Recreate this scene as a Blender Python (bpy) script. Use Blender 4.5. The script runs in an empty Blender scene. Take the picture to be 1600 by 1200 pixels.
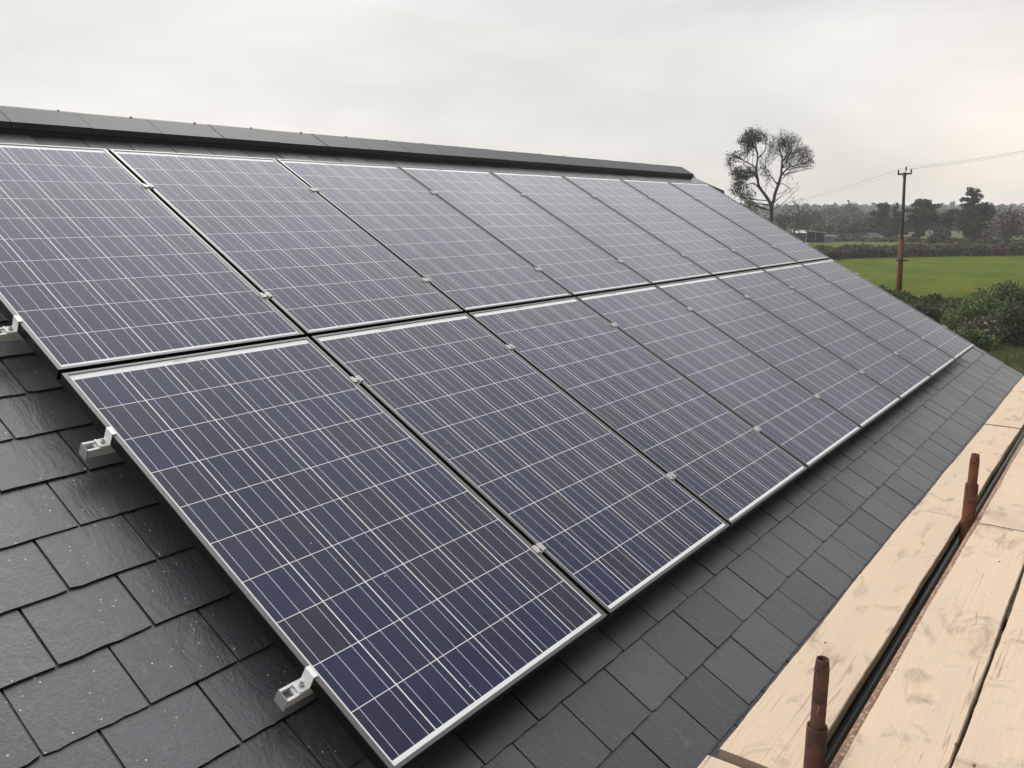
import bpy, math, random
import numpy as np
from mathutils import Matrix, Vector
C = bpy.context.scene.collection
PI = math.pi
R = random.Random(7)
TH = 0.5036325463               # roof pitch
S_, C_ = math.sin(TH), math.cos(TH)
ZP = 6.795                      # height of the upper edge of the panel array above the ground
EYE = Vector((-1.2433, -4.1979, ZP - 0.2955))

# ---------------------------------------------------------------- mesh builder
class MB:
    def __init__(self):
        self.v = []; self.f = []; self.t = []
    def face(self, pts, t=0.5):
        n = len(self.v); self.v += [tuple(p) for p in pts]
        self.f.append(tuple(range(n, n + len(pts)))); self.t.append(t)
    def box(self, x0, x1, y0, y1, z0, z1, t=0.5):
        n = len(self.v)
        self.v += [(x0,y0,z0),(x1,y0,z0),(x1,y1,z0),(x0,y1,z0),(x0,y0,z1),(x1,y0,z1),(x1,y1,z1),(x0,y1,z1)]
        for q in ((0,3,2,1),(4,5,6,7),(0,1,5,4),(1,2,6,5),(2,3,7,6),(3,0,4,7)):
            self.f.append(tuple(n+i for i in q)); self.t.append(t)
    def prism(self, poly, axis, a0, a1, t=0.5):
        """closed polygon (p,q) extruded along axis 'x' (p=y,q=z) or 'y' (p=x,q=z)"""
        n = len(self.v); k = len(poly)
        for a in (a0, a1):
            for p, q in poly:
                self.v.append((a,p,q) if axis == 'x' else (p,a,q))
        self.f.append(tuple(n+i for i in range(k))); self.f.append(tuple(n+k+i for i in reversed(range(k))))
        self.t += [t, t]
        for i in range(k):
            j = (i+1) % k
            self.f.append((n+i, n+k+i, n+k+j, n+j)); self.t.append(t)
    def tube(self, pts, rad, sides=6, t=0.5, cap=True):
        pts = [Vector(p) for p in pts]
        if not hasattr(rad, '__len__'): rad = [rad]*len(pts)
        n0 = len(self.v); a = None
        for i, p in enumerate(pts):
            d = (pts[min(i+1, len(pts)-1)] - pts[max(i-1, 0)])
            d = d.normalized() if d.length > 1e-9 else Vector((0,0,1))
            if a is None:
                a = d.orthogonal().normalized()
            else:
                a = (a - d*a.dot(d)); a = a.normalized() if a.length > 1e-6 else d.orthogonal().normalized()
            b = d.cross(a)
            for k in range(sides):
                w = 2*PI*k/sides
                self.v.append(tuple(p + (a*math.cos(w) + b*math.sin(w))*rad[i]))
        for i in range(len(pts)-1):
            for k in range(sides):
                k2 = (k+1) % sides
                self.f.append((n0+i*sides+k, n0+i*sides+k2, n0+(i+1)*sides+k2, n0+(i+1)*sides+k)); self.t.append(t)
        if cap:
            self.f.append(tuple(n0+k for k in reversed(range(sides)))); self.t.append(t)
            m = n0+(len(pts)-1)*sides
            self.f.append(tuple(m+k for k in range(sides))); self.t.append(t)
    def lathe(self, prof, cx=0, cy=0, sides=20, t=0.5):
        n0 = len(self.v)
        for r, z in prof:
            for k in range(sides):
                w = 2*PI*k/sides
                self.v.append((cx+r*math.cos(w), cy+r*math.sin(w), z))
        for i in range(len(prof)-1):
            for k in range(sides):
                k2 = (k+1) % sides
                self.f.append((n0+i*sides+k, n0+i*sides+k2, n0+(i+1)*sides+k2, n0+(i+1)*sides+k)); self.t.append(t)
    def leaf(self, p, s, rng, t, flat=0.0, asp=1.6):
        a = Vector((rng.gauss(0,1), rng.gauss(0,1), rng.gauss(0,1)*(1-flat))); a.normalize()
        b = a.cross(Vector((rng.gauss(0,1), rng.gauss(0,1), rng.gauss(0,1))))
        if b.length < 1e-4: return
        b.normalize()
        a = a*s*asp*.5; b = b*s*.5; p = Vector(p)
        self.face((p-a, p-b*.9+a*.1, p+a, p+b*.9-a*.05), t)
    def mesh(self, name, smooth=False):
        me = bpy.data.meshes.new(name)
        me.from_pydata(self.v, [], self.f)
        at = me.attributes.new('tint', 'FLOAT', 'FACE')
        at.data.foreach_set('value', np.array(self.t, dtype=np.float32))
        if smooth:
            me.polygons.foreach_set('use_smooth', [True]*len(me.polygons))
        me.update()
        return me

def obj(name, mb, mat, parent=None, loc=(0,0,0), rot=(0,0,0), smooth=False, bevel=0):
    o = bpy.data.objects.new(name, mb.mesh(name, smooth) if isinstance(mb, MB) else mb)
    o.data.materials.append(mat); C.objects.link(o)
    o.parent = parent; o.location = loc; o.rotation_euler = rot
    if bevel:
        m = o.modifiers.new('bevel', 'BEVEL'); m.width = bevel; m.segments = 2; m.limit_method = 'ANGLE'; m.angle_limit = 0.6
    return o
def tag(o, label, cat, group=None, kind=None):
    if label: o['label'] = label
    if cat: o['category'] = cat
    if group: o['group'] = group
    if kind: o['kind'] = kind
    return o
def thing(name, label, cat, loc=(0,0,0), rot=(0,0,0), group=None):
    o = bpy.data.objects.new(name, None); C.objects.link(o)
    o.location = loc; o.rotation_euler = rot; o.empty_display_size = .2
    return tag(o, label, cat, group)
def struct(name, mb, mat, **k):
    o = obj(name, mb, mat, **k); o['kind'] = 'structure'; return o
def W(u, v, n=0.0):
    """panel plane -> world: u along the ridge, v down the slope, n below the plane"""
    return Vector((u, -C_*v + S_*n, ZP - S_*v - C_*n))
FWD = Vector((.79902, .60131, 0)).normalized(); RGT = Vector((.60131, -.79902, 0))
def ground_at(px, d):
    """ground point in the direction of column px (of 1600), d metres ahead"""
    k = (px-800)/1315.5
    return Vector((EYE.x, EYE.y, 0)) + (FWD*1.0212 + RGT*k)*d

# ---------------------------------------------------------------- materials
class NT:
    def __init__(self, name):
        self.m = bpy.data.materials.new(name); self.m.use_nodes = True
        self.t = self.m.node_tree; self.b = self.t.nodes['Principled BSDF']
    def n(self, typ, **kw):
        x = self.t.nodes.new(typ)
        for k, v in kw.items(): setattr(x, k, v)
        return x
    def link(self, a, b): self.t.links.new(a, b)
    def val(self, sock, v):
        if hasattr(v, 'is_output') or isinstance(v, bpy.types.NodeSocket): self.link(v, sock)
        else: sock.default_value = v
    def math(self, op, a, b=0.0, c=None):
        x = self.n('ShaderNodeMath', operation=op)
        self.val(x.inputs[0], a); self.val(x.inputs[1], b)
        if c is not None: self.val(x.inputs[2], c)
        return x.outputs[0]
    def mix(self, fac, a, b, blend='MIX'):
        x = self.n('ShaderNodeMix', data_type='RGBA', blend_type=blend)
        self.val(x.inputs[0], fac)
        for i, q in ((6, a), (7, b)):
            if isinstance(q, tuple): x.inputs[i].default_value = (*q, 1) if len(q) == 3 else q
            else: self.link(q, x.inputs[i])
        return x.outputs[2]
    def ramp(self, fac, stops):
        x = self.n('ShaderNodeValToRGB')
        while len(x.color_ramp.elements) < len(stops): x.color_ramp.elements.new(.5)
        for e, (p, c) in zip(x.color_ramp.elements, stops):
            e.position = p; e.color = (*c, 1) if not isinstance(c, float) else (c, c, c, 1)
        self.link(fac, x.inputs[0]); return x.outputs[0]
    def coords(self, scale=(1,1,1), src='Object', off=None):
        tc = self.n('ShaderNodeTexCoord'); mp = self.n('ShaderNodeMapping')
        mp.inputs['Scale'].default_value = scale
        self.link(tc.outputs[src], mp.inputs['Vector'])
        if off is not None:
            self.link(off, mp.inputs['Location'])
        return mp.outputs[0]
    def noise(self, vec, scale, detail=4, rough=.55, dist=0.0):
        x = self.n('ShaderNodeTexNoise'); self.link(vec, x.inputs['Vector'])
        x.inputs['Scale'].default_value = scale; x.inputs['Detail'].default_value = detail
        x.inputs['Roughness'].default_value = rough; x.inputs['Distortion'].default_value = dist
        return x.outputs[0]
    def voro(self, vec, scale, feature='F1', rand=1.0):
        x = self.n('ShaderNodeTexVoronoi', feature=feature); self.link(vec, x.inputs['Vector'])
        x.inputs['Scale'].default_value = scale; x.inputs['Randomness'].default_value = rand
        return x
    def tint(self):
        return self.n('ShaderNodeAttribute', attribute_name='tint').outputs['Fac']
    def rnd(self):
        return self.n('ShaderNodeObjectInfo').outputs['Random']
    def seed(self, k=37.0):
        x = self.n('ShaderNodeCombineXYZ'); r = self.math('MULTIPLY', self.rnd(), k)
        for i in range(3): self.link(r, x.inputs[i])
        return x.outputs[0]
    def bump(self, h, strength, dist=.01):
        x = self.n('ShaderNodeBump'); x.inputs['Strength'].default_value = strength; x.inputs['Distance'].default_value = dist
        self.link(h, x.inputs['Height']); self.link(x.outputs[0], self.b.inputs['Normal'])
    def set(self, base=None, rough=None, spec=None, metal=None, ior=None):
        for k, v in (('Base Color', base), ('Roughness', rough), ('Specular IOR Level', spec), ('Metallic', metal), ('IOR', ior)):
            if v is None: continue
            if isinstance(v, tuple): v = (*v, 1)
            self.val(self.b.inputs[k], v)
        return self.m

def plain(name, col, rough=.5, metal=0, spec=.5, var=.15, scale=20):
    k = NT(name); n = k.noise(k.coords(off=k.seed()), scale, 5)
    a = tuple(c*(1-var) for c in col); b = tuple(min(1, c*(1+var)) for c in col)
    return k.set(base=k.mix(n, a, b), rough=rough, metal=metal, spec=spec)

def mat_slate():
    k = NT('slate'); v = k.coords(); t = k.tint()
    w = k.n('ShaderNodeTexWhiteNoise', noise_dimensions='1D'); k.link(k.math('MULTIPLY', t, 991.0), w.inputs['W'])
    off = k.n('ShaderNodeVectorMath', operation='SCALE'); k.link(w.outputs['Color'], off.inputs[0]); off.inputs['Scale'].default_value = 30
    add = k.n('ShaderNodeVectorMath', operation='ADD'); k.link(v, add.inputs[0]); k.link(off.outputs[0], add.inputs[1])
    sk = k.n('ShaderNodeMapping'); k.link(add.outputs[0], sk.inputs['Vector']); sk.inputs['Rotation'].default_value = (0,0,.5); sk.inputs['Scale'].default_value = (1,.28,1)
    riven = k.noise(sk.outputs[0], 16, 8, .62, 1.2)
    fine = k.noise(add.outputs[0], 90, 6, .65)
    base = k.mix(t, (.034,.037,.042), (.082,.086,.092))
    base = k.mix(k.math('MULTIPLY', riven, .5), base, (.066,.068,.071))
    # pale scuff streaks across the riven face
    scr = k.noise(sk.outputs[0], 34, 3, .5, 2.5)
    base = k.mix(k.math('MULTIPLY', k.ramp(scr, ((.60,0.0),(.72,1.0))), .30), base, (.17,.17,.175))
    # dark pits and pale grit from drilling
    pit = k.voro(v, 26); base = k.mix(k.math('MULTIPLY', k.math('LESS_THAN', pit.outputs['Distance'], .07), k.math('GREATER_THAN', k.noise(v, 5, 2), .52)), base, (.02,.02,.022))
    g = k.voro(v, 62); gate = k.math('GREATER_THAN', k.noise(v, 3.1, 3, .6), .49)
    sx = k.n('ShaderNodeSeparateXYZ'); k.link(v, sx.inputs[0])
    gate = k.math('MULTIPLY', gate, k.math('LESS_THAN', sx.outputs[0], 0.25))
    wn = k.n('ShaderNodeSeparateColor'); k.link(g.outputs['Color'], wn.inputs[0])
    gate = k.math('MULTIPLY', gate, k.math('GREATER_THAN', wn.outputs[0], .55))
    grit = k.math('MULTIPLY', k.math('LESS_THAN', g.outputs['Distance'], k.math('MULTIPLY', wn.outputs[1], .15)), gate)
    base = k.mix(grit, base, (.62,.62,.6))
    base = k.mix(k.math('LESS_THAN', t, -.5), base, (.014,.014,.015))   # dressed cut edges, near-black
    k.bump(k.math('ADD', riven, k.math('MULTIPLY', fine, .35)), .6, .006)
    return k.set(base=base, rough=k.math('ADD', .20, k.math('MULTIPLY', riven, .24)), spec=.85)

CW, PW, PH = .159, .992, 1.650
def mat_cells():
    k = NT('solar_cells'); tc = k.n('ShaderNodeTexCoord'); s = k.n('ShaderNodeSeparateXYZ'); k.link(tc.outputs['Object'], s.inputs[0])
    fx = k.math('DIVIDE', k.math('ADD', s.outputs[0], 3*CW), CW)
    y0 = -PH/2 + .025 - .0015
    fy = k.math('DIVIDE', k.math('SUBTRACT', s.outputs[1], y0), CW)
    ix, iy = k.math('FLOOR', fx), k.math('FLOOR', fy)
    px, py = k.math('SUBTRACT', k.math('FRACT', fx), .5), k.math('SUBTRACT', k.math('FRACT', fy), .5)
    ax, ay = k.math('ABSOLUTE', px), k.math('ABSOLUTE', py)
    gx = k.math('GREATER_THAN', ax, .5-.0019/CW); gy = k.math('GREATER_THAN', ay, .5-.00115/CW)
    outx = k.math('MAXIMUM', k.math('LESS_THAN', fx, .012), k.math('GREATER_THAN', fx, 5.988))
    outy = k.math('MAXIMUM', k.math('LESS_THAN', fy, .01), k.math('GREATER_THAN', fy, 9.99))
    white = k.math('MAXIMUM', k.math('MAXIMUM', gx, gy), k.math('MAXIMUM', outx, outy))
    # three bus bars a cell
    b = k.math('ABSOLUTE', k.math('SUBTRACT', k.math('FRACT', k.math('ADD', k.math('MULTIPLY', k.math('ADD', px, .5), 3.0), 0.0)), .5))
    bus = k.math('LESS_THAN', b, .00088/CW*3)
    cv = k.n('ShaderNodeCombineXYZ'); k.link(ix, cv.inputs[0]); k.link(iy, cv.inputs[1]); k.link(k.math('MULTIPLY', k.rnd(), 83.0), cv.inputs[2])
    w = k.n('ShaderNodeTexWhiteNoise', noise_dimensions='3D'); k.link(cv.outputs[0], w.inputs['Vector'])
    w2 = k.n('ShaderNodeSeparateColor'); k.link(w.outputs['Color'], w2.inputs[0])
    cell = k.ramp(w2.outputs[0], ((0,(.0016,.0064,.052)),(.50,(.0026,.0070,.044)),(.70,(.0055,.0068,.038)),(.87,(.0095,.0080,.025)),(.94,(.0038,.0095,.044)),(1,(.005,.005,.056))))
    cell = k.mix(k.math('MULTIPLY', w2.outputs[1], .10), cell, (.008,.009,.024))
    # crystal grains and faint finger streaks
    gv = k.voro(k.coords((1,1,1), off=k.seed()), 70); gs = k.n('ShaderNodeSeparateColor'); k.link(gv.outputs['Color'], gs.inputs[0])
    cell = k.mix(k.math('MULTIPLY', gs.outputs[0], .40), cell, k.mix(.5, cell, (.020,.022,.055)))
    st = k.noise(k.coords((1,.03,1), off=k.seed()), 130, 2)
    cell = k.mix(k.math('MULTIPLY', st, .15), cell, (.024,.025,.045))
    patch = k.noise(k.coords(off=k.seed(11.0)), 1.7, 2)
    cell = k.mix(k.math('MULTIPLY', k.ramp(patch, ((.45,0.0),(.7,1.0))), .22), cell, (.017,.014,.022))
    base = k.mix(bus, cell, (.62,.62,.68)); base = k.mix(white, base, (.80,.79,.77))
    # a little dried dust on the glass
    du = k.noise(k.coords(off=k.seed(51.0)), 2.2, 6, .6)
    base = k.mix(k.math('MULTIPLY', k.ramp(du, ((.4,0.0),(.8,1.0))), .05), base, (.3,.29,.27))
    sp = k.voro(k.coords(off=k.seed(5.0)), 9); base = k.mix(k.math('LESS_THAN', sp.outputs['Distance'], .025), base, (.45,.45,.43))
    k.b.inputs['Specular Tint'].default_value = (.97,.95,1.0,1)      # anti-reflection coat
    return k.set(base=base, rough=.08, ior=1.375)

def mat_wood():
    k = NT('sawn_board'); sd = k.seed()
    long = k.coords((.05,1,1), off=sd); free = k.coords(off=sd); mid = k.coords((.25,1,1), off=sd)
    grain = k.noise(long, 120, 9, .72, .5); wide = k.noise(mid, 3.2, 4, .6, .6); dirt = k.noise(k.coords((.6,1,1), off=sd), 7.5, 7, .68, 1.0)
    base = k.mix(grain, (.44,.338,.24), (.59,.462,.335))
    base = k.mix(k.math('MULTIPLY', k.ramp(wide, ((.48,0.0),(.75,1.0))), .30), base, (.55,.39,.27))
    base = k.mix(k.math('MULTIPLY', k.ramp(dirt, ((.54,0.0),(.70,1.0))), .80), base, (.22,.17,.12))
    grey = k.noise(k.coords((.18,1,1), off=sd), 5.5, 5, .6, .3)
    base = k.mix(k.math('MULTIPLY', k.ramp(grey, ((.45,0.0),(.68,1.0))), .38), base, (.40,.345,.28))
    # knots
    kn = k.voro(k.coords((.55,1.25,0.0), off=sd), 3.4); kd = kn.outputs['Distance']
    ks = k.n('ShaderNodeSeparateColor'); k.link(kn.outputs['Color'], ks.inputs[0])
    on = k.math('GREATER_THAN', ks.outputs[0], .45)
    base = k.mix(k.math('MULTIPLY', on, k.math('MULTIPLY', k.ramp(kd, ((.03,1.0),(.075,0.0))), .55)), base, (.33,.19,.10))
    # shakes: thin dark lines along the grain
    sh = k.noise(k.coords((.02,1,1), off=sd), 42, 2, .4, .15)
    base = k.mix(k.math('MULTIPLY', k.ramp(sh, ((.488,0.0),(.498,1.0),(.502,1.0),(.512,0.0))), k.math('MULTIPLY', k.math('GREATER_THAN', wide, .50), .6)), base, (.17,.11,.07))
    # black specks and splinter marks
    sp = k.voro(k.coords((.45,1,1), off=sd), 13); ss = k.n('ShaderNodeSeparateColor'); k.link(sp.outputs['Color'], ss.inputs[0])
    base = k.mix(k.math('MULTIPLY', k.math('LESS_THAN', sp.outputs['Distance'], .06), k.math('GREATER_THAN', ss.outputs[1], .72)), base, (.12,.08,.05))
    # weathered grey edges and ends
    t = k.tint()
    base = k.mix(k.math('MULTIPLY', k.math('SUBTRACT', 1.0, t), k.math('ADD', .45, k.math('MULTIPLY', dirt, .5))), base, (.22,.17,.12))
    k.bump(k.math('ADD', grain, k.math('MULTIPLY', dirt, .5)), .35, .004)
    return k.set(base=base, rough=.78, spec=.25)

def mat_rust(name, a, b, pale=.55, sc=16):
    k = NT(name); v = k.coords(off=k.seed()); n = k.noise(v, sc, 9, .7, .8); f = k.noise(v, 140, 4, .7)
    base = k.mix(k.ramp(n, ((.35,0.0),(.65,1.0))), a, b)
    base = k.mix(k.math('MULTIPLY', f, .35), base, (.05,.028,.02))
    pn = k.noise(v, 60, 5, .7, .5)
    base = k.mix(k.ramp(pn, ((pale,0.0),(pale+.06,1.0))), base, (.33,.25,.17))
    k.bump(k.math('ADD', n, f), .5, .004)
    return k.set(base=base, rough=.8, spec=.3)

def mat_leaf(name, dark, light, trans=.25):
    k = NT(name); t = k.tint()
    base = k.mix(t, dark, light)
    k.set(base=base, rough=.6, spec=.25)
    if trans:
        tr = k.n('ShaderNodeBsdfTranslucent'); k.link(base, tr.inputs[0])
        mx = k.n('ShaderNodeMixShader'); mx.inputs[0].default_value = trans
        out = k.t.nodes['Material Output']
        k.link(k.b.outputs[0], mx.inputs[1]); k.link(tr.outputs[0], mx.inputs[2]); k.link(mx.outputs[0], out.inputs[0])
    return k.m

def mat_ground(name, a, b, c, sc=.12):
    k = NT(name); v = k.coords(); big = k.noise(v, sc, 5, .6); mid = k.noise(k.coords((1,1,1)), sc*9, 6, .65); fine = k.noise(v, 4.0, 6, .7)
    base = k.mix(k.ramp(big, ((.40,0.0),(.60,1.0))), a, b)
    base = k.mix(k.math('MULTIPLY', k.ramp(mid, ((.46,0.0),(.66,1.0))), .8), base, c)
    base = k.mix(k.math('MULTIPLY', fine, .35), base, tuple(x*.6 for x in a))
    k.bump(fine, .8, .12)
    return k.set(base=base, rough=.95, spec=.04)

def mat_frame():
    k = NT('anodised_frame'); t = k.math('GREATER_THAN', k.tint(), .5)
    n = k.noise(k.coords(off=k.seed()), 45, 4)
    base = k.mix(t, (.006,.006,.006), k.mix(n, (.045,.044,.040), (.070,.068,.062)))   # black side walls, lip painted greyer for its sky reflection
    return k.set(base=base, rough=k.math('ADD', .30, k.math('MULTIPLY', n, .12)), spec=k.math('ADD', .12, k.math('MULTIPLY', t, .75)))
def mat_brick():
    k = NT('brickwork'); b = k.n('ShaderNodeTexBrick'); k.link(k.coords((1,1,1)), b.inputs['Vector'])
    b.inputs['Scale'].default_value = 4.4; b.inputs['Mortar Size'].default_value = .02
    b.inputs['Color1'].default_value = (.10,.06,.045,1); b.inputs['Color2'].default_value = (.075,.045,.036,1); b.inputs['Mortar'].default_value = (.14,.12,.10,1)
    return k.set(base=b.outputs[0], rough=.85)

M = dict(
    slate=mat_slate(), cells=mat_cells(), wood=mat_wood(), brick=mat_brick(),
    frame=mat_frame(),
    frame_lip=plain('grey_frame_edge', (.030,.030,.028), .34),
    alu=plain('mill_aluminium', (.60,.58,.55), .42, .35, .5, .12, 60),
    rail=plain('extruded_aluminium', (.82,.81,.80), .42, .1, .5, .1, 30),
    clamp=plain('bright_clamp_metal', (.88,.87,.85), .40, .1, .5, .1, 60),
    plate=plain('grey_end_plate', (.30,.30,.30), .5, .2, .5, .1, 60),
    bolt=plain('stainless_bolt', (.45,.44,.42), .35, .8, .5, .2, 90),
    ridge=plain('ridge_tile_concrete', (.034,.034,.037), .60, 0, .4, .25, 35),
    black=plain('black_plastic', (.012,.012,.013), .38, 0, .5, .3, 25),
    gutter=plain('dark_grey_gutter', (.055,.062,.07), .3, 0, .6, .2, 30),
    verge=plain('dark_stained_timber', (.022,.018,.014), .6),
    rust_a=mat_rust('rusty_brown_paint', (.050,.027,.021), (.150,.078,.054), .64),
    rust_b=mat_rust('rusty_orange_steel', (.075,.030,.018), (.24,.095,.045), .66),
    rust_c=mat_rust('flaking_rusty_steel', (.15,.080,.055), (.26,.145,.09), .53, 30),
    white=plain('white_label', (.78,.78,.76), .5), ink=plain('faded_ink', (.34,.33,.32), .6), pencil=plain('pencil_mark', (.12,.08,.06), .8),
    grass=mat_ground('pasture_grass', (.058,.092,.005), (.112,.122,.010), (.040,.066,.004), .16),
    land=mat_ground('far_farmland', (.095,.098,.042), (.110,.100,.055), (.070,.082,.035), .03),
    rough=mat_ground('rough_grass_ground', (.075,.085,.028), (.11,.105,.045), (.055,.07,.02), .4),
    gap_ground=mat_ground('dark_gap_brown', (.055,.045,.035), (.07,.058,.045), (.04,.034,.028), 1.5),
    blade=mat_leaf('rough_grass_blades', (.055,.085,.018), (.16,.15,.06), .2),
    hedge=mat_leaf('hedge_leaves', (.026,.040,.014), (.125,.145,.058)),
    hedge_brown=mat_leaf('hedge_leaves_autumn', (.052,.038,.026), (.165,.115,.075)),
    shrub=mat_leaf('shrub_leaves', (.026,.050,.015), (.150,.190,.065)),
    bramble=mat_leaf('dead_bramble', (.065,.048,.030), (.14,.105,.065), .1),
    flower=plain('white_seed_heads', (.62,.60,.55), .7),
    ever=mat_leaf('evergreen_needles', (.012,.022,.010), (.044,.064,.026), .1),
    dull=mat_leaf('dull_winter_crown', (.040,.041,.026), (.088,.083,.054), .15),
    green=mat_leaf('dull_green_crown', (.028,.038,.018), (.070,.082,.038), .15),
    russet=mat_leaf('russet_crown', (.085,.056,.040), (.155,.106,.078), .15),
    ashleaf=mat_leaf('last_ash_leaves', (.050,.047,.024), (.105,.092,.05), .2),
    bark=plain('bark', (.085,.072,.055), .85, 0, .2, .3, 6),
    bark_d=plain('dark_bark', (.040,.033,.026), .85, 0, .2, .3, 6),
    pole_wood=plain('dark_creosote_wood', (.045,.034,.026), .8, 0, .2, .3, 5),
    pole_red=mat_rust('red_brown_sleeve', (.095,.027,.018), (.145,.044,.028), .80, 3),
    porcelain=plain('brown_insulator', (.05,.035,.03), .3), wire=plain('weathered_wire', (.10,.10,.10), .5, .5),
    render_wall=plain('cream_render', (.62,.58,.52), .8), roof_red=plain('red_roof_tiles', (.24,.105,.07), .8, 0, .3, .25, 3),
    roof_white=plain('pale_sheet_roof', (.36,.36,.35), .5, 0, .4, .15, 2), barn_dark=plain('dark_barn_boards', (.05,.045,.045), .85),
    concrete=plain('grey_block_wall', (.26,.26,.25), .85), window=plain('dark_window', (.02,.022,.025), .15),
    hill=mat_ground('hill_land', (.040,.050,.032), (.055,.060,.04), (.030,.040,.022), .02),
)

# ---------------------------------------------------------------- the house and its slate roof
HU0, HU1, VE = -3.6, 8.79, 4.025       # roof from left verge to right verge, eaves
house = thing('house', 'house with dark slate roof carrying two rows of solar panels', 'house', (2.6, .6, 0))
def inhouse(o):   # world-space child of the house
    o.location = Vector(o.location) - house.location; return o
mb = MB()
GA, PT = .2045, .2515
rows = [3.82 + GA - GA*i for i in range(24)]
for i, vb in enumerate(rows):
    if vb < -.5: break
    off = -.5471 + (PT/2 if i % 2 else 0)
    # row ending at v = 2.80 has joints at -0.547 + k*0.2515
    k0 = int(math.floor((HU0-off)/PT)); k1 = int(math.ceil((HU1-off)/PT))
    for q in range(k0, k1):
        a = max(off+q*PT + R.uniform(.0026,.0042), HU0); b = min(off+(q+1)*PT - R.uniform(.0026,.0042), HU1)
        if b-a < .02: continue
        top = max(vb - .42, -.600)
        lift = R.uniform(-.0012,.0016); sk = R.uniform(-.0016,.0016); tw = R.uniform(-.0012,.0012)
        N = 9
        edge = []
        for j in range(N):
            x = a + (b-a)*j/(N-1); jit = R.uniform(-.0016,.0016)
            if j in (0, N-1) and R.random() < .25: jit -= R.uniform(.002,.006)
            edge.append((x, -(vb + jit + sk*(j/(N-1)-.5))))
        sl = .0072/GA
        def zt(y, f):  # local z of the top face
            return -.140 - sl*(vb + y) + lift + tw*(f-.5)
        topv = [(a + (b-a)*j/(N-1), -top) for j in range(N)]
        midv = [(a + (b-a)*j/(N-1) + (R.uniform(-.001,.001) if j in (0,N-1) else 0), -max(vb-.1, top+.01)) for j in range(N)]
        n = len(mb.v); tv = R.random()
        for rowp in (topv, midv, edge):
            for j, (x, y) in enumerate(rowp): mb.v.append((x, y, zt(y, j/(N-1))))
        for rr in (0, 1):
            for j in range(N-1):
                mb.f.append((n+rr*N+j, n+(rr+1)*N+j, n+(rr+1)*N+j+1, n+rr*N+j+1)); mb.t.append(tv)
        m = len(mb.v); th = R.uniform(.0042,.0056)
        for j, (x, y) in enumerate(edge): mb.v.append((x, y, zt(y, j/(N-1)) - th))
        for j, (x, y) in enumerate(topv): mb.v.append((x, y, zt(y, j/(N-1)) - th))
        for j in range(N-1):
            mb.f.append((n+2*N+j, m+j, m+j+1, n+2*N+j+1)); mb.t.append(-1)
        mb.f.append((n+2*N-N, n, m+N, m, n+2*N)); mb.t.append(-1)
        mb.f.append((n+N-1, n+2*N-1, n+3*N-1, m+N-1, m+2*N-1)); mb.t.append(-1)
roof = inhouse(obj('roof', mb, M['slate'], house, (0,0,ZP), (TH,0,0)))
roof['label'] = 'wet grey slate slope'
AY = .600; AZ = ZP + .2269             # ridge apex
# roof underlay, deck and the far slope
mb = MB()
ey, ez = W(0, VE-.02, .17).y, W(0, VE-.02, .17).z
ry, rz = AY, W(0, -.608, .17).z + .0
mb.prism([(ey,ez),(ry,rz),(2*AY-ey,ez),(2*AY-ey,ez-.10),(ry,rz-.12),(ey,ez-.10)], 'x', HU0+.02, HU1-.03, .4)
inhouse(obj('roof_deck', mb, M['black'], house))
mb = MB()
mb.prism([(ry+.02,rz+.028),(2*AY-ey+.05,ez+.0),(2*AY-ey+.05,ez+.022),(ry+.02,rz+.052)], 'x', HU0, HU1, .4)
inhouse(obj('rear_roof', mb, M['slate'], house))
# walls, fascia
mb = MB()
wy0, wy1 = ey+.18, 2*AY-ey-.18
wz = ez - .02 + .18*math.tan(TH) - .18
mb.prism([(wy0,0),(wy1,0),(wy1,wz),(AY,rz-.22),(wy0,wz)], 'x', HU0+.12, HU1-.12)
inhouse(obj('wall', mb, M['brick'], house))
mb = MB(); mb.box(HU0+.02, HU1-.02, ey-.002, ey+.018, ez-.26, ez-.012)
inhouse(obj('fascia', mb, M['verge'], house))
mb = MB(); mb.box(HU0+.02, HU1-.02, ey+.02, wy0+.02, ez-.255, ez-.235)
inhouse(obj('soffit', mb, M['verge'], house))
# ridge tiles: one run of angular tiles with a small nib on each
mb = MB(); RT = .4095; jx = .75
q0 = int(math.floor((HU0-jx)/RT)); endx = 8.625
LY = .428; LZ = ZP + .134
leg = [(LY,LZ),(AY-.012,AZ-.005),(AY,AZ),(AY+.012,AZ-.005),(2*AY-LY,LZ),(2*AY-LY,LZ-.033),(2*AY-LY-.016,LZ-.033),(AY,AZ-.032),(LY+.016,LZ-.033),(LY,LZ-.033)]
for q in range(q0, 60):
    a = jx + q*RT + .002; b = min(jx + (q+1)*RT - .002, endx)
    if a > endx-.05: break
    dz = R.uniform(-.0012,.0012); dy = R.uniform(-.0015,.0015)
    mb.prism([(y+dy, z+dz) for y, z in leg], 'x', a, b, R.random())
    xn = a + RT*.78
    if xn < endx: mb.lathe([(.0001,AZ+.004),(.006,AZ+.0035),(.007,AZ-.004)], xn, AY, 8)
rdg = inhouse(obj('ridge', mb, M['ridge'], house))
mb = MB(); mb.prism([(LY+.013,LZ-.062),(LY+.013,LZ-.030),(AY,AZ-.05),(2*AY-LY-.02,LZ-.035),(2*AY-LY-.02,LZ-.06)], 'x', HU0+.01, endx-.02)
inhouse(obj('ridge_roll', mb, M['verge'], house))
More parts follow.
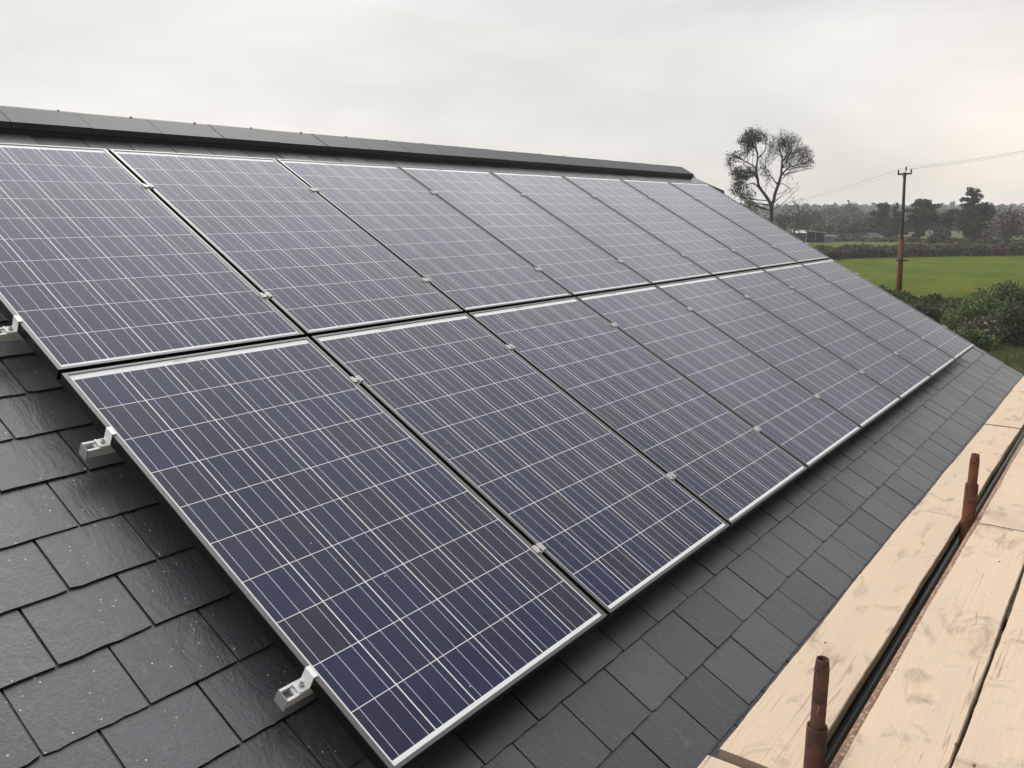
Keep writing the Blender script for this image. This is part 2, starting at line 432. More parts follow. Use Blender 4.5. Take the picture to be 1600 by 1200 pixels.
# verge trim standing a little proud at the far gable
mb = MB(); z = ZP
mb.prism([(.56,z+.116),(.12,z-.062),(.105,z-.100),(.56,z+.02)], 'x', 8.795, 8.84)
inhouse(obj('verge_trim', mb, M['verge'], house))
mb = MB(); p0, p1 = W(0,-.6,.150), W(0,VE,.150)
mb.prism([(p0.y,p0.z),(p1.y,p1.z),(p1.y,p1.z-.16),(p0.y,p0.z-.16)], 'x', 8.762, 8.786)
inhouse(obj('barge_board', mb, M['verge'], house))
# gutter: half round with a rolled rim, and brackets clipped over the rim
GY, GZ, GR = -3.436, ZP - 2.183, .052
mb = MB(); prof = []
for i in range(15):
    w = PI + PI*i/14; prof.append((GY + GR*math.cos(w), GZ + GR*math.sin(w)))
for i in reversed(range(15)):
    w = PI + PI*i/14; prof.append((GY + (GR-.004)*math.cos(w), GZ + (GR-.004)*math.sin(w)))
mb.prism(prof, 'x', HU0, HU1-.05)
gut = inhouse(obj('gutter', mb, M['black'], house))
mb = MB(); mb.tube([(HU0, GY-GR-.004, GZ+.003),(HU1-.05, GY-GR-.004, GZ+.003)], .018, 14)
o = obj('gutter_rim', mb, M['gutter'], gut, smooth=True)
for x in [2.166 + .62*i for i in range(-6, 11)]:
    mb = MB(); mb.box(x-.011, x+.011, GY-GR+.014, GY-GR+.046, GZ+.010, GZ+.013)
    mb.box(x-.011, x+.011, GY-GR+.046, GY-GR+.049, GZ-.01, GZ+.013)
    obj('gutter_bracket', mb, M['alu'], gut)

# ---------------------------------------------------------------- solar panels
PU, PV = PW + .0202, PH + .0214
LS, LE, FH = .0140, .0110, .040
fb = MB()   # frame: four hollow-looking bars with mitred lips
x, y = PW/2, PH/2
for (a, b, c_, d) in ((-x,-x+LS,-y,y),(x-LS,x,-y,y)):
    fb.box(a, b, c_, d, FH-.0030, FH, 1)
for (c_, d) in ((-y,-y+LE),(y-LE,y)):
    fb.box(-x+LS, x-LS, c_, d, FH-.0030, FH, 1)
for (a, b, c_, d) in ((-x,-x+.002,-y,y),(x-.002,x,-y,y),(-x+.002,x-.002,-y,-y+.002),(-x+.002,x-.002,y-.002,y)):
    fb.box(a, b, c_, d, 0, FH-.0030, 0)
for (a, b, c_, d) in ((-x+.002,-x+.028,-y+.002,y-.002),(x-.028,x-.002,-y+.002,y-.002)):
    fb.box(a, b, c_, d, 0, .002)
gb = MB(); gb.box(-x+.004, x-.004, -y+.004, y-.004, FH-.0072, FH-.0034)
lb = MB(); lx = -x + .37
lb.box(lx, lx+.066, y-.0285, y-.0165, FH-.0034, FH-.0031)
bar = MB(); bx = lx+.003
rb = random.Random(3)
while bx < lx+.062:
    w_ = rb.choice((.0006,.001,.0016)); bar.box(bx, bx+w_, y-.0230, y-.0178, FH-.0031, FH-.0030); bx += w_ + rb.choice((.0007,.0012))
for i in range(13):
    bar.box(lx+.006+i*.0042, lx+.0085+i*.0042, y-.0270, y-.0245, FH-.0031, FH-.0030)
jb = MB(); jb.box(-.06,.06,y-.22,y-.12,FH-.030,FH-.0074)
ORD = ['nearest','second','third','fourth','fifth','sixth','seventh','farthest']
proto = None
for r in range(2):
    for c_ in range(8):
        p = W(c_*PU + PW/2, r*PV + PH/2, FH)
        place = ('nearest the camera' if c_ == 0 else 'farthest, by the gable' if c_ == 7 else ORD[c_] + ' from the near end')
        lab = ('blue solar panel in the upper row, ' if r == 0 else 'blue solar panel in the lower row, ') + place
        t = thing('solar_panel', lab, 'solar panel', p, (TH,0,0), 'solar panels on the slate roof')
        if proto is None:
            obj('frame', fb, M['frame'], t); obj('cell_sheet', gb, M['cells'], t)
            s = obj('serial_label', lb, M['white'], t); obj('barcode', bar, M['ink'], s); obj('junction_box', jb, M['black'], t)
            proto = t
        else:
            for ch in proto.children:
                n = ch.copy(); C.objects.link(n); n.parent = t
                for g in ch.children:
                    g2 = g.copy(); C.objects.link(g2); g2.parent = n

# ---------------------------------------------------------------- mounting rails and clamps
VR = [.384, 1.357, 1.980, 2.994]
RN = ['topmost mounting rail, under the upper panel row near the ridge', 'second mounting rail from the ridge, under the lower part of the upper panel row',
      'third mounting rail from the ridge, under the upper part of the lower panel row', 'lowest mounting rail, nearest the eaves under the lower panel row']
ru0, ru1 = -.070, 8*PU - .0202 + .07
for v, lab in zip(VR, RN):
    t = thing('mounting_rail', 'aluminium ' + lab, 'rail', W((ru0+ru1)/2, v, .08), (TH,0,0), 'aluminium mounting rails')
    L2 = (ru1-ru0)/2; m = MB()
    m.box(-L2, L2, -.020, -.0172, .010, .0395); m.box(-L2, L2, .0172, .020, .010, .0395); m.box(-L2, L2, -.0172, .0172, .010, .0122); m.box(-L2, L2, -.007, .007, 0, .010)
    m.box(-L2, L2, -.0172, -.0128, .0360, .0395); m.box(-L2, L2, .0128, .0172, .0360, .0395)
    obj('channel', m, M['rail'], t)
    for s in (-1, 1):
        m = MB(); xx = s*(L2+.0015); m.box(xx-.0015, xx+.0015, -.0205, .0205, -.0005, .040)
        obj('end_plate', m, M['plate'], t)
        m = MB(); xx = s*(L2-.034); m.box(xx-.0045, xx+.0045, -.0170, .0170, .0250, .0350); obj('slot_nut', m, M['clamp'], t)
    # slate hooks carrying the rail
    for u in [.55 + 1.20*i for i in range(7)]:
        m = MB(); X = u - (ru0+ru1)/2
        m.box(X-.016, X+.016, -.115, -.0205, -.010, -.0045); m.box(X-.016, X+.016, -.115, -.1095, -.058, -.010); m.box(X-.016, X+.016, -.115, .16, -.063, -.058)
        m.box(X-.016, X+.016, -.026, -.0205, -.0045, .030)
        obj('slate_hook', m, M['rail'], t)
RW_ = ['topmost rail', 'second rail from the ridge', 'third rail from the ridge', 'lowest rail']
mc = MB()
for s in (-1, 1):
    mc.box(s*.0175-.0080, s*.0175+.0080, -.0155, .0155, .0405, .0440)
    for q in (-.0150, -.0030, .009): mc.box(s*.0195-.005, s*.0195+.005, q, q+.006, .0440, .0462)
    mc.box(s*.0088-.0017, s*.0088+.0017, -.0185, .0185, .030, .0445)
mc.box(-.0071, .0071, -.0185, .0185, .030, .0335)
mbolt = MB(); mbolt.lathe([(.0001,.0415),(.0026,.0415),(.0028,.0440),(.0058,.0440),(.0063,.0430),(.0063,.0336)], 0, 0, 12)
ec = MB()   # end clamp, panel on the +x side, x = 0 at the frame
ec.box(-.0035, .0105, -.018, .018, .0405, .0440)
ec.box(-.0035, -.0008, -.018, .018, .0030, .0405)
ec.prism([(-.030,.0005),(-.0008,.0005),(-.0008,.0030),(-.030,.0030)], 'y', -.018, .018)
ec.box(-.034, -.030, -.0175, .0175, .0005, .006)
eb = MB(); eb.lathe([(.0001,.0075),(.0030,.0075),(.0034,.0112),(.0062,.0112),(.0068,.010),(.0068,.0031)], -.0165, 0, 14)
PAIR = ['nearest and second', 'second and third', 'third and fourth', 'fourth and fifth', 'fifth and sixth', 'sixth and seventh', 'seventh and farthest']
pm = pe = None
for i, v in enumerate(VR):
    row = 'upper' if i < 2 else 'lower'
    for q in range(7):
        t = thing('mid_clamp', f'silver clamp on the {RW_[i]} between {PAIR[q]} panels', 'clamp', W((q+1)*PU - .0101, v, .04), (TH,0,0), 'silver clamps between the panels')
        if pm is None:
            obj('plate', mc, M['alu'], t); obj('bolt', mbolt, M['bolt'], t, smooth=False); pm = t
        else:
            for ch in pm.children:
                n = ch.copy(); C.objects.link(n); n.parent = t
    for s in (0, 1):
        end = 'near' if s == 0 else 'far gable'
        t = thing('end_clamp', f'white end clamp on the {RW_[i]} at the {end} end', 'clamp', W(0 if s == 0 else 8*PU-.0202, v, .04), (TH,0,0), 'end clamps at the panel edges')
        if s: t.rotation_euler = (Matrix.Rotation(TH,3,'X') @ Matrix.Rotation(PI,3,'Z')).to_euler()
        if pe is None:
            obj('bracket', ec, M['clamp'], t); obj('bolt', eb, M['bolt'], t); pe = t
        else:
            for ch in pe.children:
                n = ch.copy(); C.objects.link(n); n.parent = t
mb = MB(); pts = []
for i in range(9):
    w = i/8; pts.append(W(.03 + .06*w*w, 1.590 + .02*w, .045 + .055*math.sin(PI*min(1, w*1.1))))
mb.tube(pts, .0025, 6)
tag(obj('loose_cable', mb, M['wire'], smooth=True), 'thin grey cable drooping under the joint of the two nearest panels', 'cable')

# ---------------------------------------------------------------- scaffold
def board(label, x0, x1, y0, y1, ztop, seed, tilt=0.0):
    rg = random.Random(seed); L = x1-x0; n = max(8, int(L/.045)); wd = y1-y0
    m = MB(); ph = [rg.uniform(0, 6.28) for _ in range(6)]
    def wav(x, k): return .0030*math.sin(x*2.1+ph[k]) + .0013*math.sin(x*7.3+ph[k+1]) + rg.uniform(-.0010,.0010)
    rowsv = []
    for i in range(n+1):
        X = -L/2 + L*i/n
        ya, yb = -wd/2 + wav(X,0), wd/2 + wav(X,2)
        zc = .0015*math.sin(X*3+ph[4])
        e = .0035
        ring = [(ya,-.038),(yb,-.038),(yb,-e+zc),(yb-e,zc),(yb*.35,zc+.0008),(ya*.35,zc+.0008),(ya+e,zc),(ya,-e+zc)]
        rowsv.append([(X + (rg.uniform(-.002,.002) if i in (0,n) else 0), a, b) for a, b in ring])
    k = 8; base = len(m.v)
    for rr in rowsv: m.v += rr
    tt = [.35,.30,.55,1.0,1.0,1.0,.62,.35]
    for i in range(n):
        for j in range(k):
            j2 = (j+1) % k
            m.f.append((base+i*k+j, base+(i+1)*k+j, base+(i+1)*k+j2, base+i*k+j2)); m.t.append(tt[j])
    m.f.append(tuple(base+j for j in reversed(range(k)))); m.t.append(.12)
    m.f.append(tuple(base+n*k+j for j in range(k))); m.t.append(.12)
    o = obj('scaffold_board', m, M['wood'], None, ((x0+x1)/2, (y0+y1)/2, ztop), (0, tilt, 0))
    return tag(o, label, 'scaffold board', 'timber scaffold boards')
ZI = ZP - 1.80; ZD = ZP - 1.71
b0 = board('short near end of a scaffold board beside the slates, bottom edge of the photo', -1.60, .790, -3.600, -3.364, ZI-.010, 1)
b1 = board('pale scaffold board over the eaves between the two rusty uprights', .822, 3.272, -3.604, -3.379, ZI, 2)
board('pale scaffold board over the eaves just beyond the second rusty upright', 3.288, 5.472, -3.606, -3.381, ZI-.004, 3)
board('scaffold board over the eaves farthest off, at the right edge', 5.484, 8.9, -3.610, -3.384, ZI, 4)
board('wide pale deck board beside the gutter gap, nearest its rusty tube', -1.45, 2.985, -3.936, -3.707, ZD, 5)
board('deck board beyond the joint by the second rusty upright', 3.000, 6.9, -3.934, -3.706, ZD-.003, 6)
board('deck board in the bottom right corner, outside the long dark gap', -1.40, 4.4, -4.172, -3.945, ZD, 7)
board('outermost deck board under the viewer, hardly in the photo', -1.5, 4.1, -4.408, -4.181, ZD, 8)
# pencilled size on the board
cu = bpy.data.curves.new('marking', 'FONT'); cu.body = '.5mm'; cu.size = .022; cu.shear = .3
tmp = bpy.data.objects.new('tmp', cu); C.objects.link(tmp)
dg = bpy.context.evaluated_depsgraph_get(); me = bpy.data.meshes.new_from_object(tmp.evaluated_get(dg))
bpy.data.objects.remove(tmp)
mk = obj('marking', me, M['pencil'], b1); mk.location = (-1.105, .018, .0018); mk.rotation_euler = (0, 0, -.95)

def standard(x, y, ztop, zstep, r1, r2, label, mat, seed):
    t = thing('scaffold_upright', label, 'scaffold pole', (x, y, 0), group='rusty scaffold uprights')
    m = MB()
    m.lathe([(r2*.86, zstep-.06),(r2*.86, zstep),(r2*.985, zstep+.0015),(r2, zstep-.002),(r2, zstep-.12),(r2*1.0, zstep-.5),(r2, 0.0)], 0, 0, 28)
    obj('tube', m, mat, t, smooth=True)
    m = MB()
    m.lathe([(r1*.70, zstep-.03),(r1*.70, ztop-.003),(r1*.76, ztop),(r1*.84, ztop-.001),(r1*.90, ztop-.014),(r1, ztop-.034),(r1, zstep-.05)], 0, 0, 28)
    obj('spigot', m, mat, t, smooth=True)
standard(.876, -3.632, ZP-1.457, ZP-1.657, .0195, .0275, 'brown painted scaffold upright with open spigot, nearest the camera', M['rust_a'], 1)
standard(3.225, -3.634, ZP-1.449, ZP-1.602, .0215, .0295, 'rusty orange scaffold upright at the joint of the boards', M['rust_b'], 2)
mb = MB(); rg = random.Random(4); pts = []; rad = []
pts = [(-1.5,-3.689,ZP-1.779),(6.9,-3.689,ZP-1.779)]; rad = [.0225,.0225]
mb.tube(pts, rad, 16)
tag(obj('ledger_tube', mb, M['rust_c'], smooth=True), 'flaking rusty tube lying along the gap beside the deck boards', 'scaffold tube')
for x, lab in ((-1.0, 'rusty cross tube under the near ends of the deck boards'), (2.2, 'rusty cross tube under the middle of the deck'), (5.6, 'rusty cross tube under the far deck boards')):
    mb = MB(); mb.tube([(x,-4.75,ZP-1.825),(x,-3.665,ZP-1.825)], .024, 14)
    tag(obj('transom_tube', mb, M['rust_b'], smooth=True), lab, 'scaffold tube', 'cross tubes under the deck')
for x, lab in ((-1.0,'rusty outer upright of the scaffold behind the viewer'),(2.2,'rusty outer upright of the scaffold beside the viewer'),(5.6,'rusty outer upright at the far end of the scaffold')):
    mb = MB(); mb.tube([(x+.05,-4.70,0),(x+.05,-4.70,ZP-1.70)], .0242, 14)
    tag(obj('outer_upright', mb, M['rust_b'], smooth=True), lab, 'scaffold pole', 'outer scaffold uprights')

# ---------------------------------------------------------------- land
mb = MB(); g = 6000
mb.face(((-g,-g,0),(g,-g,0),(g,g,0),(-g,g,0)))
struct('ground', mb, M['land'])
def quad_sheet(name, mat, pts, z):
    m = MB(); m.face([(p[0], p[1], z) for p in pts]); return struct(name, m, mat)
H1 = [(44,30),(49.5,17),(52.2,8.6),(53.6,4.6),(54.2,1.5),(54,-3),(53,-9),(52,-16)]
FH_ = [ground_at(px, d) for px, d in ((1180,96),(1262,106),(1300,114),(1400,118),(1500,121),(1600,122),(1720,124))]
quad_sheet('pasture_field', M['grass'], [*[(x+.6,y) for x,y in H1], (130,-60), *[(p.x,p.y) for p in reversed(FH_)]], .004)
quad_sheet('garden_grass', M['rough'], [(-30,-40),(53,-40),*[(x-.2,y) for x,y in reversed(H1)],(44,60),(-30,60)], .004)
q = [ground_at(px, d) for px, d in ((1180,99),(1300,118),(1400,123),(1500,125),(1700,130),(1700,150),(1420,168),(1240,160))]
quad_sheet('paddock', M['grass'], [(p.x,p.y) for p in q], .006)
q = [(-12,-14),(45,-14),(45,-2.2),(-12,-2.2)]
quad_sheet('dark_gap_ground', M['gap_ground'], q, .012)  # brown ground sheet added so the gaps between deck boards look dark
# low hills at the skyline
rg = random.Random(12)
mb = MB(); NH = 90
for layer, (d, h0, h1) in enumerate(((1500, 8, 11), (2600, 10, 14.5))):
    prev = None
    for i in range(NH+1):
        ang = -1.5 + 3.2*i/NH
        dr = Vector((math.cos(ang+.25), math.sin(ang+.25), 0))
        h = h0 + (h1-h0)*(.5+.32*math.sin(ang*7+layer*2)+.14*math.sin(ang*23+layer)+.09*math.sin(ang*71)) + rg.uniform(-.3,.3)
        a = dr*d; b = dr*(d+250) + Vector((0,0,h)); c2 = dr*(d+900) + Vector((0,0,-1))
        if prev: 
            for (p, q_), (p2, q2) in (((prev[0],prev[1]),(a,b)),((prev[1],prev[2]),(b,c2))):
                mb.face((p, p2, q2, q_), rg.random())
        prev = (a, b, c2)
struct('far_hills', mb, M['hill'])

# ---------------------------------------------------------------- vegetation
def inside(rng, c, r, pw=.45):
    while True:
        p = Vector((rng.uniform(-1,1), rng.uniform(-1,1), rng.uniform(-1,1)))
        if 1e-3 < p.length <= 1: break
    p = p.normalized()*(rng.random()**pw)
    return Vector((c[0]+p.x*r[0], c[1]+p.y*r[1], c[2]+p.z*r[2]))
def crown(m, clumps, n, size, rng, flat=0.0, pw=.45, soft=0.0):
    wts = [c[1][0]*c[1][1]*c[1][2] for c in clumps]; tot = sum(w**.7 for w in wts)
    for (c, r), w in zip(clumps, wts):
        base = rng.uniform(.1,.75)
        for _ in range(max(6, int(n*w**.7/tot))):
            p = inside(rng, c, r, pw) if not soft else Vector((c[0]+rng.gauss(0,r[0]*soft), c[1]+rng.gauss(0,r[1]*soft), max(.05, c[2]+rng.gauss(0,r[2]*soft))))
            m.leaf(p, size*rng.uniform(.6,1.4), rng, min(1, max(0, base + rng.gauss(0,.27))), flat)
def puffy(rng, w, h, z0, n, r=.34):
    """clumps spread over an ellipsoid crown of width w, height h, bottom z0"""
    out = []
    for _ in range(n):
        p = inside(rng, (0,0,z0+h/2), (w/2*.74, w/2*.74, h/2*.78), .35)
        k = rng.uniform(.65,1.25)*r
        out.append((p, (w/2*k, w/2*k, h/2*k*.85)))
    return out
def simple_tree(label, cat, px, d, top, wpx, mat, bark, seed, n=1500, size=.45, name='broadleaf_tree', z0f=.18, clumps=26, group=None, bare=False, trunk=True):
    rng = random.Random(seed); b = ground_at(px, d)
    h = EYE.z - (top-328)*d/1315.5; w = wpx*d/1315.5
    t = thing(name, label, cat, b, (0,0,0), group)
    m = MB(); cl = puffy(rng, w, h*(1-z0f), h*z0f, clumps)
    crown(m, cl, n, size, rng, 0, .45, .58)
    obj('crown', m, mat, t)
    m = MB(); lean = Vector((rng.uniform(-.3,.3), rng.uniform(-.3,.3), 0))
    r0 = .028*h + .05
    m.tube([(0,0,0), lean*.3+Vector((0,0,h*.3)), lean+Vector((0,0,h*.75))], [r0, r0*.75, r0*.3], 7)
    for c, r in cl[:14]:
        s = Vector((0,0,h*rng.uniform(.2,.5))); m.tube([s, (s+c)/2+Vector((0,0,.1*h)), c], [r0*.4, r0*.25, r0*.08], 4)
        if bare:
            for _ in range(10):
                e = inside(rng, c, r, .2); m.tube([c, e+Vector((0,0,r[2]*.3))], [r0*.09,.012], 3, cap=False)
    obj('trunk', m, bark, t)
    return t

def colonise(nodes, par, attr, step, di, dk, iters, rng):
    """grow thin branches from a skeleton towards scattered points"""
    P = [np.array(p) for p in nodes]; A = np.array(attr); par = list(par)
    for _ in range(iters):
        if len(A) == 0: break
        N = np.array(P)
        d2 = ((A[:,None,:]-N[None,:,:])**2).sum(2)
        near = d2.argmin(1); dist = np.sqrt(d2[np.arange(len(A)), near])
        ok = dist < di
        grew = False
        for nidx in np.unique(near[ok]):
            sel = A[(near == nidx) & ok]
            v = (sel-N[nidx]); v /= np.linalg.norm(v, axis=1)[:,None]+1e-9
            g_ = v.sum(0) + np.array([rng.gauss(0,.12), rng.gauss(0,.12), rng.gauss(0,.10)+.08])
            l = np.linalg.norm(g_)
            if l < .05: continue
            q = N[nidx] + g_/l*step
            if np.min(((N-q)**2).sum(1)) < (step*.3)**2: continue
            P.append(q); par.append(int(nidx)); grew = True
        A = A[dist > dk]
        if not grew: break
    return P, par
def branch_mesh(P, par, tip, expo, rmax, skel):
    n = len(P); kids = [[] for _ in range(n)]
    for i, p in enumerate(par):
        if p >= 0: kids[p].append(i)
    r = [0.0]*n
    for i in reversed(range(n)):
        r[i] = tip if not kids[i] else min(rmax, sum(r[k]**expo for k in kids[i])**(1/expo))
    for i in range(len(skel)):
        if skel[i]: r[i] = max(r[i], skel[i])
    m = MB()
    for i in range(n):
        if par[i] < 0: continue
        j = par[i]; big = r[i] > .05
        m.tube([P[j], P[i]], [max(r[i], min(r[j], r[i]*1.35)), r[i]], 7 if big else 3, cap=False)
    return m

# --- the tall ash: two main limbs, the left half still in leaf, the right half bare
D = 90.0; K = D/1315.5
def ash(px, y, dep=0.0):
    return RGT*((px-1207)*K) + FWD*dep + Vector((0,0,(423.0-y)*K))
rng = random.Random(21)
limbs = [  # polylines in silhouette columns/rows with a depth, and radii
    [(1207,423,0,.32),(1207,380,0,.29),(1206,345,0,.26),(1205,322,0,.25)],
    [(1205,322,0,.22),(1196,306,.3,.19),(1189,296,.6,.18),(1183,282,.4,.16),(1179,266,.2,.13),(1179,250,0,.10),(1177,235,.2,.07),(1173,217,.3,.04)],
    [(1189,296,.6,.10),(1180,287,1.0,.08),(1168,290,1.6,.05),(1158,300,1.9,.03)],
    [(1183,282,.4,.10),(1170,272,-.8,.07),(1158,272,-1.4,.05),(1148,280,-1.8,.03)],
    [(1179,266,.2,.09),(1168,256,.9,.07),(1155,248,1.3,.05),(1146,240,1.5,.03)],
    [(1179,250,0,.07),(1187,238,-.8,.05),(1188,222,-1.0,.03)],
    [(1178,242,.1,.06),(1166,228,-.9,.04),(1156,220,-1.3,.025)],
    [(1205,322,0,.22),(1208,305,-.2,.20),(1212,290,-.4,.18),(1215,275,-.5,.15),(1216,257,-.3,.12),(1213,240,0,.08),(1210,222,.2,.04)],
    [(1215,275,-.5,.11),(1225,263,-1.2,.08),(1238,260,-1.8,.05),(1249,256,-2.1,.03)],
    [(1216,257,-.3,.09),(1226,243,.6,.07),(1235,228,1.0,.04),(1241,218,1.2,.025)],
    [(1216,262,-.4,.08),(1222,244,-1.3,.05),(1222,226,-1.6,.03)],
    [(1212,290,-.4,.06),(1224,288,.8,.04),(1236,293,1.2,.025),(1244,303,1.3,.015)],
    [(1211,292,-.4,.08),(1205,276,.9,.06),(1199,264,1.4,.04),(1197,250,1.6,.025)],
]
P, par, skel = [], [], []
for limb in limbs:
    prev = -1
    for i, (px, y, dp, r) in enumerate(limb):
        p = ash(px, y, dp)
        if i == 0 and P:
            prev = min(range(len(P)), key=lambda k_: (Vector(P[k_])-p).length); continue
        a = Vector(P[prev]) if prev >= 0 else None
        if a is None:
            P.append(tuple(p)); par.append(-1); skel.append(r); prev = 0; continue
        ra = limb[i-1][3]; nseg = max(1, int((p-a).length/.45))
        for s in range(1, nseg+1):
            w = s/nseg; q = a.lerp(p, w) + Vector((rng.gauss(0,.05), rng.gauss(0,.05), rng.gauss(0,.03)))*(0 if s == nseg else 1)
            P.append(tuple(q)); par.append(prev); skel.append((ra + (r-ra)*w)*.82); prev = len(P)-1
blobs = [  # px, y, rx, ry, depth, leafiness, number of attraction points
    (1171,216,15,12,.4,1.0,170),(1157,226,14,10,-1.0,.9,140),(1184,226,10,14,-.9,.7,110),(1152,248,15,10,1.3,.9,150),(1168,240,12,12,.8,.35,110),
    (1140,262,10,9,1.0,.5,70),(1153,274,18,12,-1.4,1.0,190),(1172,270,10,10,-.8,.35,90),(1160,298,20,12,1.6,.8,190),(1148,286,13,10,-.6,.9,110),(1172,312,13,9,1.0,.6,90),
    (1196,258,9,22,1.4,.25,130),(1214,226,16,18,0,.02,230),(1234,228,16,16,.9,.02,220),(1243,248,15,16,-1.0,.03,220),(1228,250,14,16,.2,.02,190),
    (1246,262,14,10,-1.8,.22,150),(1205,240,9,16,.9,.04,110),(1203,285,7,16,.9,.35,70),(1240,296,12,10,1.2,.04,60),(1222,274,10,8,-1,.03,60)]
att = []; leafc = []
for px, y, rx, ry, dp, lf, n in blobs:
    leafc.append((ash(px, y, dp), (rx*K, rx*K, ry*K), lf, n))
wood = MB(); m = MB(); BL = leafc; trunk_x = ash(1205, 300)
for i in range(len(P)):
    if par[i] >= 0: wood.tube([P[par[i]], P[i]], [skel[par[i]] if par[i] else skel[i], skel[i]], 7, cap=False)
def within(q, k=1.12):
    return any(((q-c).x/(r[0]*k))**2 + ((q-c).y/(r[0]*k))**2 + ((q-c).z/(r[2]*k))**2 < 1 for c, r, lf, n in BL)
def leafiness(q):
    return max(lf*math.exp(-.6*((q-c).length/r[0])**2) for c, r, lf, n in BL)
def grow(p, d, l, r, depth):
    pts = [p]; q = p; dd = d
    for k in range(4):
        dd = (dd + Vector((rng.gauss(0,.13), rng.gauss(0,.13), rng.gauss(.07,.10)))).normalized()
        q = q + dd*(l/4); pts.append(q)
    if depth < 3 and not within(pts[2], 1.2): return
    if depth >= 3 and not within(q, 1.32): return
    wood.tube(pts, [r, r*.85, r*.7, r*.55, r*.4], 5 if r > .04 else 3, cap=False)
    if depth >= 4:
        lf = leafiness(q)
        for _ in range(int(lf*4.2 + rng.random())):
            w = rng.choice(pts[1:]); m.leaf(w + Vector((rng.gauss(0,.12), rng.gauss(0,.12), rng.gauss(0,.10))), rng.uniform(.07,.17), rng, rng.random())
        return
    n = (4, 4, 4, 3)[depth]
    for k in range(n + (1 if rng.random() < .5 else 0)):
        f = rng.uniform(.3, 1.0); a = pts[int(f*3.99)].lerp(pts[min(4, int(f*3.99)+1)], f*3.99 % 1)
        side = Vector((rng.gauss(0,1), rng.gauss(0,1), rng.gauss(0,.8))); side = (side - dd*side.dot(dd)).normalized()
        nd = (dd*rng.uniform(.75,1.1) + side*rng.uniform(.45,.85)).normalized()
        grow(a, nd, l*rng.uniform(.50,.72), max(.0085, r*.52), depth+1)
SK = [Vector(p) for p in P]
for c, r, lf, n in BL:
    for _ in range(max(4, n//10)):
        e = inside(rng, c, r, .5)
        lo = [q for q in range(len(SK)) if SK[q].z < e.z + .2 and skel[q] > .02]
        q = min(lo, key=lambda k_: (SK[k_]-e).length*(1 if SK[k_].z < e.z-.5 else 1.5) + rng.uniform(0,.8))
        a = SK[q]; L = (e-a).length; mid = (a+e)/2 + Vector((rng.gauss(0,.08)*L, rng.gauss(0,.08)*L, -.06*L))
        r0 = min(skel[q]*.6, .018+.010*L)
        pts = [a*(1-w)**2 + mid*2*w*(1-w) + e*w*w for w in (0,.2,.4,.6,.8,1)]
        wood.tube(pts, [r0, r0*.9, r0*.8, r0*.68, r0*.55, r0*.42], 5, cap=False)
        for w in (.35,.55,.7,.82,.92,1.0):
            p = a*(1-w)**2 + mid*2*w*(1-w) + e*w*w; dd = (e-mid).normalized()
            if (p-c).length > max(r)*1.5 or not within(p, 1.25): continue
            side = Vector((rng.gauss(0,1), rng.gauss(0,1), rng.gauss(.2,.7))).normalized()
            grow(p, (dd*.8 + side*.75 + Vector((0,0,.25))).normalized(), rng.uniform(.8,1.3), max(.010, r0*.38), 3)
t = thing('ash_tree', 'tall bare tree with two main limbs, its left half still in leaf', 'tree', ground_at(1207, D))
obj('trunk', wood, M['bark_d'], t)
obj('crown', m, M['ashleaf'], t)
print('ash', len(wood.f), len(m.f))

# small leafy tree leaning in front of the ash, small bare tree right of it
def twig_tree(name, label, px, d, top, wpx, seed, npts, leaf=None, lean=0, tip=.022, r0=.12, z0f=.25):
    rng = random.Random(seed); h = EYE.z - (top-328)*d/1315.5; w = wpx*d/1315.5
    P, par, sk = [(0,0,0)], [-1], [r0]
    for i in range(1, 14):
        f = i/13; P.append(tuple(RGT*(lean*f*f + .15*math.sin(f*5+seed)) + Vector((0,0,h*.72*f)))); par.append(i-1); sk.append(r0*(1-.75*f))
    att = []
    for _ in range(npts): att.append(tuple(inside(rng, RGT*lean*.7 + Vector((0,0,h*(z0f+1)/2)), (w/2, w/2, h*(1-z0f)/2), .6)))
    P, par = colonise(P, par, att, .28, 3.5, .4, 60, rng)
    t = thing(name, label, 'tree', ground_at(px, d))
    obj('trunk', branch_mesh(P, par, tip, 2.9, .2, sk), M['bark'], t)
    if leaf:
        m = MB()
        for i in range(14, len(P)):
            for _ in range(leaf[1]):
                m.leaf(Vector(P[i]) + Vector((rng.gauss(0,.18), rng.gauss(0,.18), rng.gauss(0,.15))), rng.uniform(.16,.34), rng, rng.random())
        obj('crown', m, leaf[0], t)
twig_tree('small_tree', 'small leafy tree leaning left below the tall bare tree', 1179, 84, 312, 34, 5, 520, (M['ashleaf'], 2), -.9, z0f=.45)
twig_tree('bare_tree', 'small thin bare tree just right of the tall bare tree', 1243, 118, 304, 46, 9, 800, None, .4, z0f=.30)
twig_tree('bare_tree', 'low bare tree with brown twigs beside the pale barn roof', 1226, 128, 326, 34, 14, 300, (M['dull'], 1), .2)

